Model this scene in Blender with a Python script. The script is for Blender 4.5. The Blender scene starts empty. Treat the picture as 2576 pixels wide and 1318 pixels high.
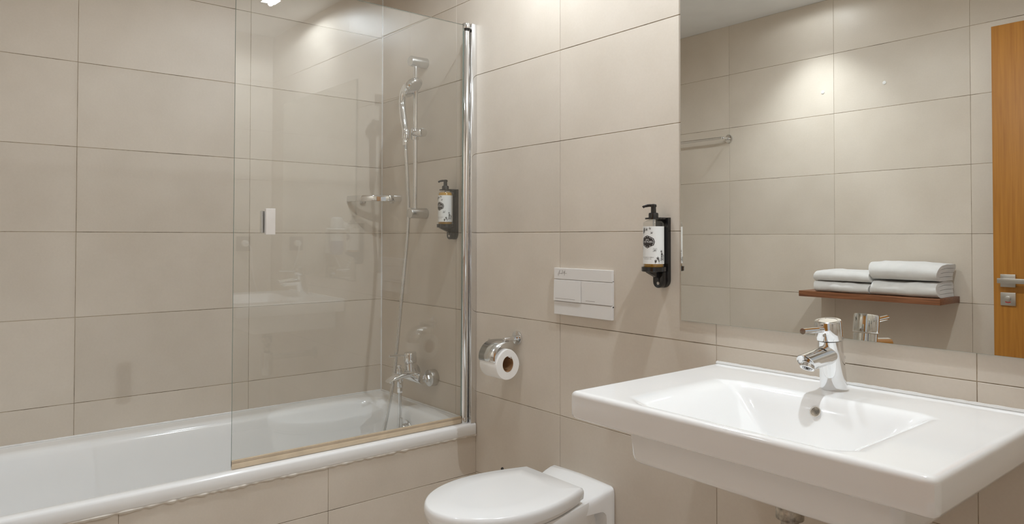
import bpy, bmesh, math, random
from mathutils import Vector, Matrix
random.seed(7)
S = bpy.context.scene
COL = S.collection

# ------------------------------------------------------------------ camera
def camera():
    yaw, pit, roll = .6903, .0167, .0010
    fw = Vector((-math.cos(yaw)*math.cos(pit), math.sin(yaw)*math.cos(pit), math.sin(pit)))
    rt = Vector((math.sin(yaw), math.cos(yaw), 0)); up = rt.cross(fw)
    r2 = rt*math.cos(roll)+up*math.sin(roll); u2 = up*math.cos(roll)-rt*math.sin(roll)
    cd = bpy.data.cameras.new('camera'); cd.sensor_width = 36; cd.sensor_fit = 'HORIZONTAL'
    cd.lens = 1773.0167/2576*36
    cd.shift_x = -(1305.994-1288)/2576; cd.shift_y = -(659-567.854)/2576
    cd.clip_start = .02
    o = bpy.data.objects.new('camera', cd); COL.objects.link(o)
    m = Matrix((r2, u2, -fw)).transposed().to_4x4(); m.translation = (2.8978, -1.5760, 1.1820)
    o.matrix_world = m; S.camera = o
camera()

# ------------------------------------------------------------------ world, exposure
W = bpy.data.worlds.new('world'); S.world = W; W.use_nodes = True
W.node_tree.nodes['Background'].inputs[0].default_value = (.95, .97, 1, 1)
W.node_tree.nodes['Background'].inputs[1].default_value = .28
S.view_settings.view_transform = 'Standard'; S.view_settings.look = 'None'
S.view_settings.gamma = 1; S.view_settings.use_curve_mapping = False
S.view_settings.exposure = 0.82
S.cycles.max_bounces = 16; S.cycles.diffuse_bounces = 8; S.cycles.glossy_bounces = 8
S.cycles.transparent_max_bounces = 24; S.cycles.sample_clamp_indirect = 6
S.cycles.use_denoising = True
LAMP_W = 21          # watts of one downlight
LENS = 60            # radiance of its square lens

# ------------------------------------------------------------------ materials
MATS = {}
def nodes(name):
    m = bpy.data.materials.new(name); m.use_nodes = True
    nt = m.node_tree; MATS[name] = m
    return m, nt, nt.nodes['Principled BSDF']
def plain(name, col, rough=.5, metal=0, coat=0, var=0, scale=8, bump=0, bscale=200, spec=.5, sheen=0):
    m, nt, b = nodes(name)
    b.inputs['Base Color'].default_value = (*col, 1); b.inputs['Roughness'].default_value = rough
    b.inputs['Metallic'].default_value = metal; b.inputs['Coat Weight'].default_value = coat
    b.inputs['Coat Roughness'].default_value = .05; b.inputs['Specular IOR Level'].default_value = spec
    b.inputs['Sheen Weight'].default_value = sheen
    tc = nt.nodes.new('ShaderNodeTexCoord')
    if var:
        n = nt.nodes.new('ShaderNodeTexNoise'); n.inputs['Scale'].default_value = scale; n.inputs['Detail'].default_value = 4
        r = nt.nodes.new('ShaderNodeValToRGB')
        r.color_ramp.elements[0].position = .3; r.color_ramp.elements[1].position = .7
        r.color_ramp.elements[0].color = (*[c*(1-var) for c in col], 1)
        r.color_ramp.elements[1].color = (*[min(1, c*(1+var)) for c in col], 1)
        nt.links.new(tc.outputs['Object'], n.inputs['Vector']); nt.links.new(n.outputs['Fac'], r.inputs['Fac'])
        nt.links.new(r.outputs['Color'], b.inputs['Base Color'])
    if bump:
        n2 = nt.nodes.new('ShaderNodeTexNoise'); n2.inputs['Scale'].default_value = bscale; n2.inputs['Detail'].default_value = 3
        bp = nt.nodes.new('ShaderNodeBump'); bp.inputs['Strength'].default_value = bump; bp.inputs['Distance'].default_value = .002
        nt.links.new(tc.outputs['Object'], n2.inputs['Vector']); nt.links.new(n2.outputs['Fac'], bp.inputs['Height'])
        nt.links.new(bp.outputs['Normal'], b.inputs['Normal'])
    return m
def tile_mat(name, ca, cb, rough):
    m, nt, b = nodes(name); L = nt.links.new
    tc = nt.nodes.new('ShaderNodeTexCoord'); oi = nt.nodes.new('ShaderNodeObjectInfo')
    mu = nt.nodes.new('ShaderNodeMath'); mu.operation = 'MULTIPLY'; mu.inputs[1].default_value = 37
    L(oi.outputs['Random'], mu.inputs[0])
    ad = nt.nodes.new('ShaderNodeVectorMath'); ad.operation = 'ADD'
    L(tc.outputs['Object'], ad.inputs[0]); L(mu.outputs[0], ad.inputs[1])
    n1 = nt.nodes.new('ShaderNodeTexNoise'); n1.inputs['Scale'].default_value = 4.5; n1.inputs['Detail'].default_value = 5; n1.inputs['Roughness'].default_value = .5
    n2 = nt.nodes.new('ShaderNodeTexNoise'); n2.inputs['Scale'].default_value = 150; n2.inputs['Detail'].default_value = 3
    L(ad.outputs[0], n1.inputs['Vector']); L(ad.outputs[0], n2.inputs['Vector'])
    mx = nt.nodes.new('ShaderNodeMix'); mx.data_type = 'FLOAT'; mx.inputs[0].default_value = .22
    L(n1.outputs['Fac'], mx.inputs[2]); L(n2.outputs['Fac'], mx.inputs[3])
    r = nt.nodes.new('ShaderNodeValToRGB'); r.color_ramp.elements[0].position = .3; r.color_ramp.elements[1].position = .7
    r.color_ramp.elements[0].color = (*ca, 1); r.color_ramp.elements[1].color = (*cb, 1)
    L(mx.outputs[0], r.inputs['Fac'])
    hs = nt.nodes.new('ShaderNodeHueSaturation')
    mr = nt.nodes.new('ShaderNodeMapRange'); mr.inputs[3].default_value = .97; mr.inputs[4].default_value = 1.03
    L(oi.outputs['Random'], mr.inputs[0]); L(mr.outputs[0], hs.inputs['Value'])
    L(r.outputs['Color'], hs.inputs['Color']); L(hs.outputs['Color'], b.inputs['Base Color'])
    b.inputs['Roughness'].default_value = rough; b.inputs['Specular IOR Level'].default_value = .35
    bp = nt.nodes.new('ShaderNodeBump'); bp.inputs['Strength'].default_value = .12; bp.inputs['Distance'].default_value = .001
    L(n2.outputs['Fac'], bp.inputs['Height']); L(bp.outputs['Normal'], b.inputs['Normal'])
    return m
def grout_mat():
    m, nt, b = nodes('grout'); L = nt.links.new
    tc = nt.nodes.new('ShaderNodeTexCoord'); n = nt.nodes.new('ShaderNodeTexNoise')
    n.inputs['Scale'].default_value = 5; n.inputs['Detail'].default_value = 6; n.inputs['Roughness'].default_value = .7
    r = nt.nodes.new('ShaderNodeValToRGB')
    r.color_ramp.elements[0].position = .36; r.color_ramp.elements[0].color = (.12, .08, .045, 1)
    r.color_ramp.elements[1].position = .54; r.color_ramp.elements[1].color = (.47, .39, .29, 1)
    L(tc.outputs['Object'], n.inputs['Vector']); L(n.outputs['Fac'], r.inputs['Fac'])
    L(r.outputs['Color'], b.inputs['Base Color']); b.inputs['Roughness'].default_value = .9
def wood_mat(name, c0, c1, axis, rough=.45, scale=14):
    m, nt, b = nodes(name); L = nt.links.new
    tc = nt.nodes.new('ShaderNodeTexCoord'); mp = nt.nodes.new('ShaderNodeMapping')
    sc = [scale*6]*3; sc[axis] = scale*.18; mp.inputs['Scale'].default_value = sc
    n = nt.nodes.new('ShaderNodeTexNoise'); n.inputs['Scale'].default_value = 1.6; n.inputs['Detail'].default_value = 6; n.inputs['Distortion'].default_value = .5
    r = nt.nodes.new('ShaderNodeValToRGB'); r.color_ramp.elements[0].position = .3; r.color_ramp.elements[1].position = .72
    r.color_ramp.elements[0].color = (*c0, 1); r.color_ramp.elements[1].color = (*c1, 1)
    L(tc.outputs['Object'], mp.inputs['Vector']); L(mp.outputs['Vector'], n.inputs['Vector'])
    L(n.outputs['Fac'], r.inputs['Fac']); L(r.outputs['Color'], b.inputs['Base Color'])
    b.inputs['Roughness'].default_value = rough
def clear_mat(name, tint, ior=1.5, rough=0, boost=1.0):
    m = bpy.data.materials.new(name); m.use_nodes = True; nt = m.node_tree; MATS[name] = m
    nt.nodes.clear(); L = nt.links.new
    out = nt.nodes.new('ShaderNodeOutputMaterial'); mix = nt.nodes.new('ShaderNodeMixShader')
    t = nt.nodes.new('ShaderNodeBsdfTransparent'); t.inputs[0].default_value = (*tint, 1)
    g = nt.nodes.new('ShaderNodeBsdfGlossy'); g.inputs['Roughness'].default_value = rough
    g.inputs['Color'].default_value = (.95, .97, .97, 1)
    f = nt.nodes.new('ShaderNodeLayerWeight'); f.inputs['Blend'].default_value = .5
    p5 = nt.nodes.new('ShaderNodeMath'); p5.operation = 'POWER'; p5.inputs[1].default_value = 5
    f0 = ((ior-1)/(ior+1))**2*boost
    mu = nt.nodes.new('ShaderNodeMath'); mu.operation = 'MULTIPLY_ADD'; mu.inputs[1].default_value = 1-f0; mu.inputs[2].default_value = f0; mu.use_clamp = True
    L(f.outputs['Facing'], p5.inputs[0]); L(p5.outputs[0], mu.inputs[0]); L(mu.outputs[0], mix.inputs[0])
    L(t.outputs[0], mix.inputs[1]); L(g.outputs[0], mix.inputs[2]); L(mix.outputs[0], out.inputs[0])
def emit_mat(name, col, st):
    m, nt, b = nodes(name)
    b.inputs['Base Color'].default_value = (*col, 1); b.inputs['Emission Color'].default_value = (*col, 1)
    b.inputs['Emission Strength'].default_value = st

tile_mat('wall_tile', (.600, .530, .446), (.672, .602, .518), .42)
tile_mat('floor_tile', (.66, .60, .53), (.72, .66, .59), .45)
grout_mat()
plain('plaster', (.80, .80, .79), .8, var=.02)
plain('ceramic', (.915, .915, .91), .1, coat=.4, var=.006)
plain('acrylic', (.875, .875, .87), .14, coat=.3, var=.008)
plain('lid_plastic', (.905, .905, .90), .18, coat=.2, var=.005)
plain('plate_plastic', (.77, .745, .72), .35, var=.01)
plain('plate_line', (.34, .31, .29), .5, var=.02)
plain('chrome', (.80, .80, .80), .06, metal=1, var=.01)
plain('chrome_soft', (.72, .72, .71), .16, metal=1, var=.02)
plain('handle_reflection', (.80, .77, .75), .28, metal=.55, var=.03, scale=25)  # chrome screen handle, its bright reflection put into a paler base colour
plain('satin', (.66, .65, .63), .27, metal=1, var=.03)
plain('steel', (.58, .56, .53), .34, metal=1, var=.03)
plain('corroded', (.42, .38, .32), .45, metal=.7, var=.6, scale=60, bump=.6, bscale=180)
plain('mirror_silver', (.86, .865, .84), .0, metal=1)
plain('mirror_edge', (.30, .36, .33), .15, var=.03)
clear_mat('screen_glass', (.985, .990, .986), 1.52, 0, 1.7)
plain('glass_edge', (.20, .27, .24), .1, var=.03)
clear_mat('bottle_plastic', (.93, .93, .92), 1.45, .03)
plain('seal', (.66, .54, .39), .28, var=.08, scale=20)
plain('seal_dark', (.50, .40, .29), .4, var=.08, scale=20)
plain('silicone', (.70, .65, .58), .45, var=.06, scale=30, bump=.3, bscale=90)
plain('silicone_white', (.78, .77, .75), .35, var=.03, scale=30)
plain('black_plastic', (.012, .011, .011), .16, coat=.3, var=.05)
plain('dark_gap', (.03, .025, .02), .8, var=.05)
plain('amber', (.55, .30, .05), .12, coat=.5, var=.05)
plain('label_paper', (.80, .80, .78), .45, var=.01)
plain('label_ink', (.035, .028, .025), .6, var=.05)
plain('label_grey', (.20, .17, .15), .6, var=.05)
plain('label_white', (.84, .83, .80), .5, var=.01)
plain('tissue', (.88, .86, .83), .95, var=.02, bump=.3, bscale=400)
plain('cardboard', (.38, .22, .11), .9, var=.06, scale=30)
plain('terry', (.85, .835, .815), .95, var=.03, scale=40, bump=.9, bscale=900, sheen=.3)
wood_mat('oak', (.35, .135, .014), (.46, .195, .026), 2)
wood_mat('walnut', (.15, .052, .020), (.33, .135, .060), 0, .4, 20)
plain('red_mark', (.60, .02, .02), .4, var=.03)
plain('socket_plastic', (.16, .135, .115), .35, var=.03)
plain('white_plastic', (.82, .82, .81), .3, var=.01)
plain('grey_blue_plastic', (.28, .27, .36), .35, var=.03)
plain('rubber', (.05, .045, .04), .7, var=.1)
emit_mat('lamp_lens', (.87, .94, 1), LENS)
emit_mat('lamp_lens_narrow', (.89, .95, 1), LENS*.25)
M = MATS

# ------------------------------------------------------------------ geometry helpers: every one returns (verts, faces)
def join(*gs):
    V, F = [], []
    for v, f in gs:
        n = len(V); V += v; F += [[i+n for i in q] for q in f]
    return V, F
def from_bm(bm):
    bm.verts.ensure_lookup_table(); bm.verts.index_update()
    r = ([v.co.copy() for v in bm.verts], [[v.index for v in f.verts] for f in bm.faces]); bm.free(); return r
def box(x0, x1, y0, y1, z0, z1, bev=0, seg=2):
    bm = bmesh.new(); bmesh.ops.create_cube(bm, size=1)
    for v in bm.verts:
        v.co = Vector(((x0+x1)/2+v.co.x*(x1-x0), (y0+y1)/2+v.co.y*(y1-y0), (z0+z1)/2+v.co.z*(z1-z0)))
    if bev:
        bmesh.ops.bevel(bm, geom=list(bm.edges), offset=bev, segments=seg, profile=.5, affect='EDGES')
    return from_bm(bm)
def loft(rings, cap0=True, cap1=True, closed=True):
    V, F = [], []; n = len(rings[0])
    for r in rings: V += [Vector(p) for p in r]
    for a in range(len(rings)-1):
        for i in range(n if closed else n-1):
            j = (i+1) % n; F.append([a*n+i, a*n+j, (a+1)*n+j, (a+1)*n+i])
    if cap0: F.append(list(range(n))[::-1])
    if cap1: F.append([(len(rings)-1)*n+i for i in range(n)])
    return V, F
def frame(d):
    d = Vector(d).normalized(); a = Vector((0, 0, 1)) if abs(d.z) < .9 else Vector((1, 0, 0))
    u = a.cross(d).normalized(); return d, u, d.cross(u)
def tube(path, rad, n=14, caps=True):
    P = [Vector(p) for p in path]; R = rad if isinstance(rad, (list, tuple)) else [rad]*len(P)
    rings = []; u = None
    for i, p in enumerate(P):
        t = (P[min(i+1, len(P)-1)]-P[max(i-1, 0)]).normalized()
        if u is None: _, u, _ = frame(t)
        u = (u-t*u.dot(t)).normalized(); w = t.cross(u)
        rings.append([p+(u*math.cos(k*2*math.pi/n)+w*math.sin(k*2*math.pi/n))*R[i] for k in range(n)])
    return loft(rings, caps, caps)
def lathe(prof, org, d, n=32):
    d, u, w = frame(d); org = Vector(org)
    rings = [[org+d*h+(u*math.cos(k*2*math.pi/n)+w*math.sin(k*2*math.pi/n))*max(r, 1e-5) for k in range(n)] for r, h in prof]
    return loft(rings, True, True)
def cyl(a, b, r, n=28, bev=0):
    a, b = Vector(a), Vector(b); L = (b-a).length; e = min(bev, L/2.01)
    pr = [(r-e, 0), (r-e*.3, e*.3), (r, e), (r, L-e), (r-e*.3, L-e*.3), (r-e, L)] if e else [(r, 0), (r, L)]
    return lathe(pr, a, b-a, n)
def spline(pts, m=8):
    P = [Vector(p) for p in pts]; out = []
    for i in range(len(P)-1):
        p0, p1, p2, p3 = P[max(i-1, 0)], P[i], P[i+1], P[min(i+2, len(P)-1)]
        for k in range(m):
            t = k/m
            out.append(.5*((2*p1)+(p2-p0)*t+(2*p0-5*p1+4*p2-p3)*t*t+(3*p1-p0-3*p2+p3)*t**3))
    return out+[P[-1]]
def rrect(x0, x1, y0, y1, r, z, n=8):
    out = []
    for cx, cy, a0 in ((x1-r, y1-r, 0), (x0+r, y1-r, 90), (x0+r, y0+r, 180), (x1-r, y0+r, 270)):
        for k in range(n+1):
            a = math.radians(a0+90*k/n); out.append((cx+r*math.cos(a), cy+r*math.sin(a), z))
    return out
def prism(poly, f, t0, t1, bev=0):       # poly of (a,b), f(a,b,t)->xyz
    bm = bmesh.new()
    A = [bm.verts.new(f(a, b, t0)) for a, b in poly]; B = [bm.verts.new(f(a, b, t1)) for a, b in poly]
    n = len(poly)
    bm.faces.new(A[::-1]); top = bm.faces.new(B)
    for i in range(n): bm.faces.new((A[i], A[(i+1) % n], B[(i+1) % n], B[i]))
    bmesh.ops.recalc_face_normals(bm, faces=bm.faces)
    if bev: bmesh.ops.bevel(bm, geom=list(top.edges), offset=bev, segments=2, profile=.5, affect='EDGES')
    return from_bm(bm)
def text_geo(s, size):                   # flat mesh of lettering in (a,b)
    cu = bpy.data.curves.new('lettering', 'FONT'); cu.body = s; cu.size = size
    cu.align_x = 'CENTER'; cu.align_y = 'CENTER'; cu.resolution_u = 3
    o = bpy.data.objects.new('lettering', cu); COL.objects.link(o)
    me = o.to_mesh()
    r = ([v.co.copy() for v in me.vertices], [list(p.vertices) for p in me.polygons])
    o.to_mesh_clear(); bpy.data.objects.remove(o); bpy.data.curves.remove(cu)
    return r
def stroke(pts, w):                      # flat ribbon in (a,b)
    P = [Vector((p[0], p[1], 0)) for p in pts]; V, F = [], []
    for i, p in enumerate(P):
        t = (P[min(i+1, len(P)-1)]-P[max(i-1, 0)])
        t = t.normalized() if t.length else Vector((1, 0, 0)); nrm = Vector((-t.y, t.x, 0))
        V += [p+nrm*w/2, p-nrm*w/2]
        if i: F.append([2*i-2, 2*i-1, 2*i+1, 2*i])
    return V, F

# ------------------------------------------------------------------ object helpers
def mesh_from(name, geo, mat, off=(0, 0, 0), smooth=35):
    V, F = geo; o = Vector(off)
    me = bpy.data.meshes.new(name); me.from_pydata([tuple(Vector(v)-o) for v in V], [], F); me.validate()
    bm = bmesh.new(); bm.from_mesh(me); bmesh.ops.remove_doubles(bm, verts=bm.verts, dist=1e-6)
    bmesh.ops.recalc_face_normals(bm, faces=bm.faces); bm.to_mesh(me); bm.free()
    if smooth:
        for p in me.polygons: p.use_smooth = True
        me.set_sharp_from_angle(angle=math.radians(smooth))
    me.materials.append(M[mat] if isinstance(mat, str) else mat)
    return me
def tag(o, label=None, cat=None, group=None, kind=None):
    if label: o['label'] = label
    if cat: o['category'] = cat
    if group: o['group'] = group
    if kind: o['kind'] = kind
    return o
def thing(name, label, cat, loc, group=None):
    o = bpy.data.objects.new(name, None); COL.objects.link(o); o.location = loc; o.empty_display_size = .05
    return tag(o, label, cat, group)
def origin(p):
    v = Vector((0, 0, 0))
    while p: v = v+Vector(p.location); p = p.parent
    return v
def part(name, geo, mat, parent, label=None, smooth=35):
    o = bpy.data.objects.new(name, mesh_from(name, geo, mat, origin(parent), smooth)); COL.objects.link(o); o.parent = parent
    return tag(o, label)
def solo(name, geo, mat, loc, label, cat, group=None, smooth=35):
    o = bpy.data.objects.new(name, mesh_from(name, geo, mat, loc, smooth)); COL.objects.link(o); o.location = loc
    return tag(o, label, cat, group)
def struct(name, geo, mat, label=None, cat=None, smooth=0):
    o = bpy.data.objects.new(name, mesh_from(name, geo, mat, (0, 0, 0), smooth)); COL.objects.link(o)
    return tag(o, label, cat, kind='structure')

# ------------------------------------------------------------------ room shell
X1, Y1, ZC = 2.82, -1.867, 2.376
TH, TW, Z0, J, JV = .2995, .6, .002, .0020, .0014
tile_cache = {}
def tile_mesh(orient, a, b, mat, t=.009):
    k = (orient, round(a, 4), round(b, 4), mat)
    if k not in tile_cache:
        a2, b2 = a/2, b/2
        if orient == 'x': g = box(-t, 0, -a2, a2, -b2, b2, .0006, 1)
        elif orient == '-x': g = box(0, t, -a2, a2, -b2, b2, .0006, 1)
        elif orient == 'y': g = box(-a2, a2, 0, t, -b2, b2, .0006, 1)
        elif orient == '-y': g = box(-a2, a2, -t, 0, -b2, b2, .0006, 1)
        else: g = box(-a2, a2, -b2, b2, -t, 0, .0006, 1)
        tile_cache[k] = mesh_from('tile', g, mat, smooth=0)
    return tile_cache[k]
def cuts(lo, hi, first, step):
    c = [lo]; v = first
    while v < hi-.004:
        if v > lo+.004: c.append(v)
        v += step
    return c+[hi]
def lay(parent, orient, plane, ac, bc, mat='wall_tile', skip=None):
    for i in range(len(ac)-1):
        for j in range(len(bc)-1):
            a0, a1, b0, b1 = ac[i], ac[i+1], bc[j], bc[j+1]
            if skip and skip(a0, a1, b0, b1): continue
            if min(a1-a0, b1-b0) < J*2: continue
            o = bpy.data.objects.new('tile', tile_mesh(orient, a1-a0-JV, b1-b0-J, mat)); COL.objects.link(o); o.parent = parent
            a, b = (a0+a1)/2, (b0+b1)/2; e = random.uniform(-.0003, .0003)
            o.location = {'x': (plane+e, a, b), '-x': (plane+e, a, b), 'y': (a, plane+e, b), '-y': (a, plane+e, b), 'z': (a, b, plane)}[orient]
ROWS = cuts(0, ZC, Z0+TH, TH)
REC = .0014
wl = struct('wall_left', box(-.12, -REC, Y1-.12, .12, -.05, ZC+.1), 'grout', 'beige tiled wall along the far side of the bathtub', 'wall')
lay(wl, 'x', 0, cuts(Y1, 0, -1.8, .6), ROWS)
wb = struct('wall_back', box(-.12, X1+.1, REC, .12, -.05, ZC+.1), 'grout', 'beige tiled wall carrying the shower, flush plate, mirror and basin', 'wall')
lay(wb, 'y', 0, cuts(0, X1, .6, .6), ROWS)
wf = struct('wall_front', box(-.12, X1+.1, Y1-.12, Y1-REC, -.05, ZC+.1), 'grout', 'beige tiled wall seen in the mirror behind the towel shelf', 'wall')
lay(wf, '-y', Y1, cuts(0, X1, .6, .6), ROWS)
DY0, DY1, DZ = -1.80, -.90, 2.07
wr = struct('wall_right', join(box(X1+REC, X1+.12, DY1, 0, -.05, ZC+.1), box(X1+REC, X1+.12, Y1, DY0, -.05, ZC+.1), box(X1+REC, X1+.12, DY0, DY1, DZ, ZC+.1)),
            'grout', 'beige tiled wall beside the washbasin with the doorway', 'wall')
lay(wr, '-x', X1, [DY1, -.6, 0], ROWS)
lay(wr, '-x', X1, [Y1, DY0], ROWS)
lay(wr, '-x', X1, [DY0, DY1], [DZ, ZC])
fl = struct('floor', box(-.12, X1+.1, Y1-.12, .12, -.15, -REC), 'grout', 'beige tiled bathroom floor', 'floor')
lay(fl, 'z', 0, cuts(0, X1, .6, .6), cuts(Y1, 0, -1.8, .6), 'floor_tile')
struct('ceiling', box(-.12, X1+.12, Y1-.12, .12, ZC, ZC+.1), 'plaster', 'plain white plaster ceiling', 'ceiling')
struct('trim_1', join(box(X1-.012, X1+.13, DY1-.03, DY1+.03, 0, DZ+.03, .003), box(X1-.012, X1+.13, DY0-.012, DY0+.018, 0, DZ+.03, .003),
       box(X1-.012, X1+.13, DY0+.018, DY1-.03, DZ-.03, DZ+.03, .003)), 'white_plastic', 'white painted door frame around the doorway', 'door frame')

# tub apron: masonry with its own cut tiles
ap = struct('wall_apron', box(.708, .735-REC, Y1, 0, -.05, .4405), 'grout', 'beige tiled apron wall below the bathtub rim', 'apron')
lay(ap, '-x' if False else 'x', .735, cuts(Y1, 0, -1.79, .6), [0, .2965, .4415])
# silicone beads
def bead(pts, r, seed, jit=.25, n=6):
    rnd = random.Random(seed); P = []
    for i in range(len(pts)-1):
        a, b = Vector(pts[i]), Vector(pts[i+1]); k = max(2, int((b-a).length/.012))
        P += [a.lerp(b, t/k) for t in range(k)]
    P.append(Vector(pts[-1]))
    return tube(P, [r*(1+jit*rnd.uniform(-1, 1)) for _ in P], n)
struct('trim_2', bead([(.0005, -.0005, .487), (.0005, -.0005, ZC)], .0042, 1, .15), 'silicone_white', 'pale silicone bead down the tiled corner above the bathtub', 'sealant', 40)
struct('trim_3', join(bead([(.001, Y1+.01, .486), (.001, -.002, .486), (.73, -.002, .486)], .004, 2, .2)), 'silicone_white', 'white silicone bead where the bathtub meets the tiles', 'sealant', 40)
struct('trim_4', bead([(.7358, Y1+.005, .4405), (.7358, -.003, .4405)], .0050, 3, .6), 'silicone', 'ragged silicone joint between bathtub rim and apron tiles', 'sealant', 40)
struct('trim_5', bead([(1.803, -.002, .8565), (2.519, -.002, .8565)], .0045, 5, .2), 'silicone_white', 'white silicone bead behind the washbasin deck', 'sealant', 40)

# ------------------------------------------------------------------ bathtub
bt = thing('bathtub', 'long white built-in bathtub behind the glass screen', 'bathtub', (.37, -.93, .44))
TX0, TX1, TY0, TY1 = .0015, .742, Y1+.002, -.0015
ix0, ix1, iy0, iy1 = .098, .697, Y1+.10, -.072
def ins(d, z, r): return rrect(ix0+d, ix1-d*.8, iy0+d*1.7, iy1-d, r, z, 10)
rings = [rrect(TX0, TX1-.004, TY0, TY1, .004, .4425, 10), rrect(TX0, TX1, TY0, TY1, .006, .4465, 10), rrect(TX0, TX1, TY0, TY1, .006, .476, 10),
         rrect(TX0, TX1-.0025, TY0, TY1, .006, .4822, 10), rrect(TX0+.001, TX1-.008, TY0+.001, TY1-.001, .006, .4845, 10),
         rrect(ix0-.028, ix1+.010, iy0-.02, iy1+.012, .10, .4845, 10), ins(-.004, .482, .10), ins(.004, .4755, .10), ins(.009, .462, .10),
         ins(.018, .40, .105), ins(.032, .28, .11), ins(.05, .17, .115), ins(.075, .115, .12), ins(.12, .088, .13), ins(.18, .08, .10)]
part('shell', loft(rings, False, True), 'acrylic', bt, smooth=50)
ov = part('overflow_cover', join(cyl((.385, -.088, .405), (.385, -.097, .405), .034, 32, .003), cyl((.385, -.095, .405), (.385, -.118, .405), .022, 28, .004)), 'chrome', bt)
part('overflow_lever', box(.380, .390, -.124, -.112, .40, .452, .003), 'chrome', ov)
part('waste', lathe([(.0, 0), (.033, 0), (.033, .004), (.02, .007), (0, .009)], (.385, -.36, .079), (0, 0, 1)), 'chrome', bt)

# ------------------------------------------------------------------ bath screen
GX, TILT = .715, math.radians(.38)
def gx(z): return GX+math.tan(TILT)*(z-1.2)
bs = thing('bath_screen', 'frameless glass bath screen hinged on a chrome pole', 'shower screen', (GX, -.05, .4845))
def slab(y0, y1, z0, z1, t, mat, name, parent, dx=0, bev=0):
    g = box(-t/2, t/2, y0, y1, z0, z1, bev)
    return part(name, ([Vector((v.x+gx(v.z)+dx, v.y, v.z)) for v in g[0]], g[1]), mat, parent, smooth=0 if not bev else 35)
gp = slab(-.888, -.052, .4945, 1.985, .006, 'screen_glass', 'glass_pane', bs)
gp.data.materials.append(M['glass_edge'])
for p in gp.data.polygons:
    if abs(p.normal.y) > .9 or abs(p.normal.z) > .9: p.material_index = 1
sl = slab(-.888, -.053, .486, .502, .011, 'seal', 'seal_strip', bs, 0, .002)
slab(-.888, -.053, .500, .509, .0085, 'seal_dark', 'seal_lip', sl, 0, .001)
slab(-.888, -.053, .5085, .512, .0075, 'seal', 'seal_lip', sl, 0, .001)
hp = part('hinge_pole', cyl((gx(.5), -.038, .505), (gx(1.95), -.038, 1.962), .0138, 32, .001), 'chrome', bs)
part('pole_cap', cyl((gx(1.99), -.038, 1.972), (gx(1.99), -.038, 1.992), .0150, 32, .002), 'chrome', hp)
part('pole_pin', cyl((gx(1.97), -.038, 1.955), (gx(1.97), -.038, 1.975), .008, 20), 'dark_gap', hp)
part('pole_foot', cyl((gx(.49), -.038, .4845), (gx(.5), -.038, .506), .0145, 32, .001), 'chrome_soft', hp)
wp = part('wall_profile', join(box(.698, .7365, -.0245, -.0002, .4845, 1.992, .0012)), 'chrome', bs)
part('profile_gasket', box(.712, .719, -.0265, -.0243, .487, 1.988), 'rubber', wp)
h1 = part('handle', box(gx(1.23)+.0034, gx(1.23)+.017, -.797, -.767, 1.19, 1.271, .0012, 1), 'handle_reflection', bs, smooth=0)
h2 = part('handle', join(box(gx(1.23)-.017, gx(1.23)-.0034, -.804, -.776, 1.196, 1.264, .0012, 1)), 'chrome', bs, smooth=0)
part('handle_pull', box(gx(1.23)-.022, gx(1.23)-.016, -.800, -.780, 1.203, 1.257, .001, 1), 'chrome', h2, smooth=0)

# ------------------------------------------------------------------ shower set
RX, RY = .378, -.0525
sr = thing('shower_rail', 'chrome vertical shower rail on the tiled wall', 'shower rail', (RX, -.03, 1.28))
part('bar', cyl((RX, RY, 1.29), (RX, RY, 1.905), .0090, 24), 'chrome', sr)
for z in (1.9105, 1.2825):
    part('bracket', cyl((RX, 0, z), (RX, -.079, z), .0215, 32, .001), 'satin', sr)
sd = part('slider', join(cyl((RX-.006, RY, 1.585), (RX-.006, RY, 1.635), .0165, 24, .003), cyl((RX-.012, RY-.002, 1.61), (RX+.045, RY-.002, 1.61), .0145, 24, .002),
     cyl((RX-.022, RY-.034, 1.588), (RX-.026, RY-.030, 1.628), .0155, 20, .003)), 'chrome', sr)
part('knob', cyl((RX+.045, RY-.002, 1.61), (RX+.066, RY-.002, 1.61), .0185, 12, .003), 'chrome', sd)

hs = thing('hand_shower', 'chrome curved hand shower clipped in the rail slider', 'shower head', (.355, -.085, 1.60))
hpath = spline([(.357, -.088, 1.575), (.354, -.087, 1.62), (.336, -.085, 1.68), (.322, -.083, 1.735), (.326, -.080, 1.785), (.350, -.077, 1.815)], 8)
part('handle', tube(hpath, [.009+.0055*min(1, i/14) for i in range(len(hpath))], 18), 'chrome', hs)
hn = Vector((.55, .42, -.70)).normalized(); hc = Vector((.392, -.075, 1.797))
hd = part('head', lathe([(.0, -.030), (.020, -.029), (.036, -.022), (.046, -.011), (.050, 0), (.048, .006), (.042, .008)], hc, hn, 36), 'chrome', hs)
part('spray_face', lathe([(.043, .0075), (.041, .0095), (.0, .011)], hc, hn, 36), 'chrome_soft', hd)
part('hose_nut', cyl((.358, -.089, 1.560), (.357, -.088, 1.585), .011, 14, .002), 'chrome', hs)

hz = thing('shower_hose', 'ribbed metal shower hose hanging into the bathtub', 'hose', (.36, -.12, .2))
hp_ = spline([(.3585, -.0885, 1.565), (.3600, -.080, 1.42), (.3555, -.072, 1.243), (.352, -.100, .932), (.345, -.131, .617), (.338, -.166, .42), (.335, -.21, .25), (.35, -.25, .155),
              (.372, -.25, .15), (.382, -.19, .24), (.378, -.128, .40), (.3775, -.121, .565)], 60)
dist = 0; hr = []
for i, p in enumerate(hp_): hr.append(.0078 if i % 2 else .0066)
part('hose', tube(hp_, hr, 10), 'chrome_soft', hz, smooth=60)
part('hose_nut', cyl((.3775, -.121, .553), (.3775, -.121, .578), .0115, 6, .001), 'chrome', hz)

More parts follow.
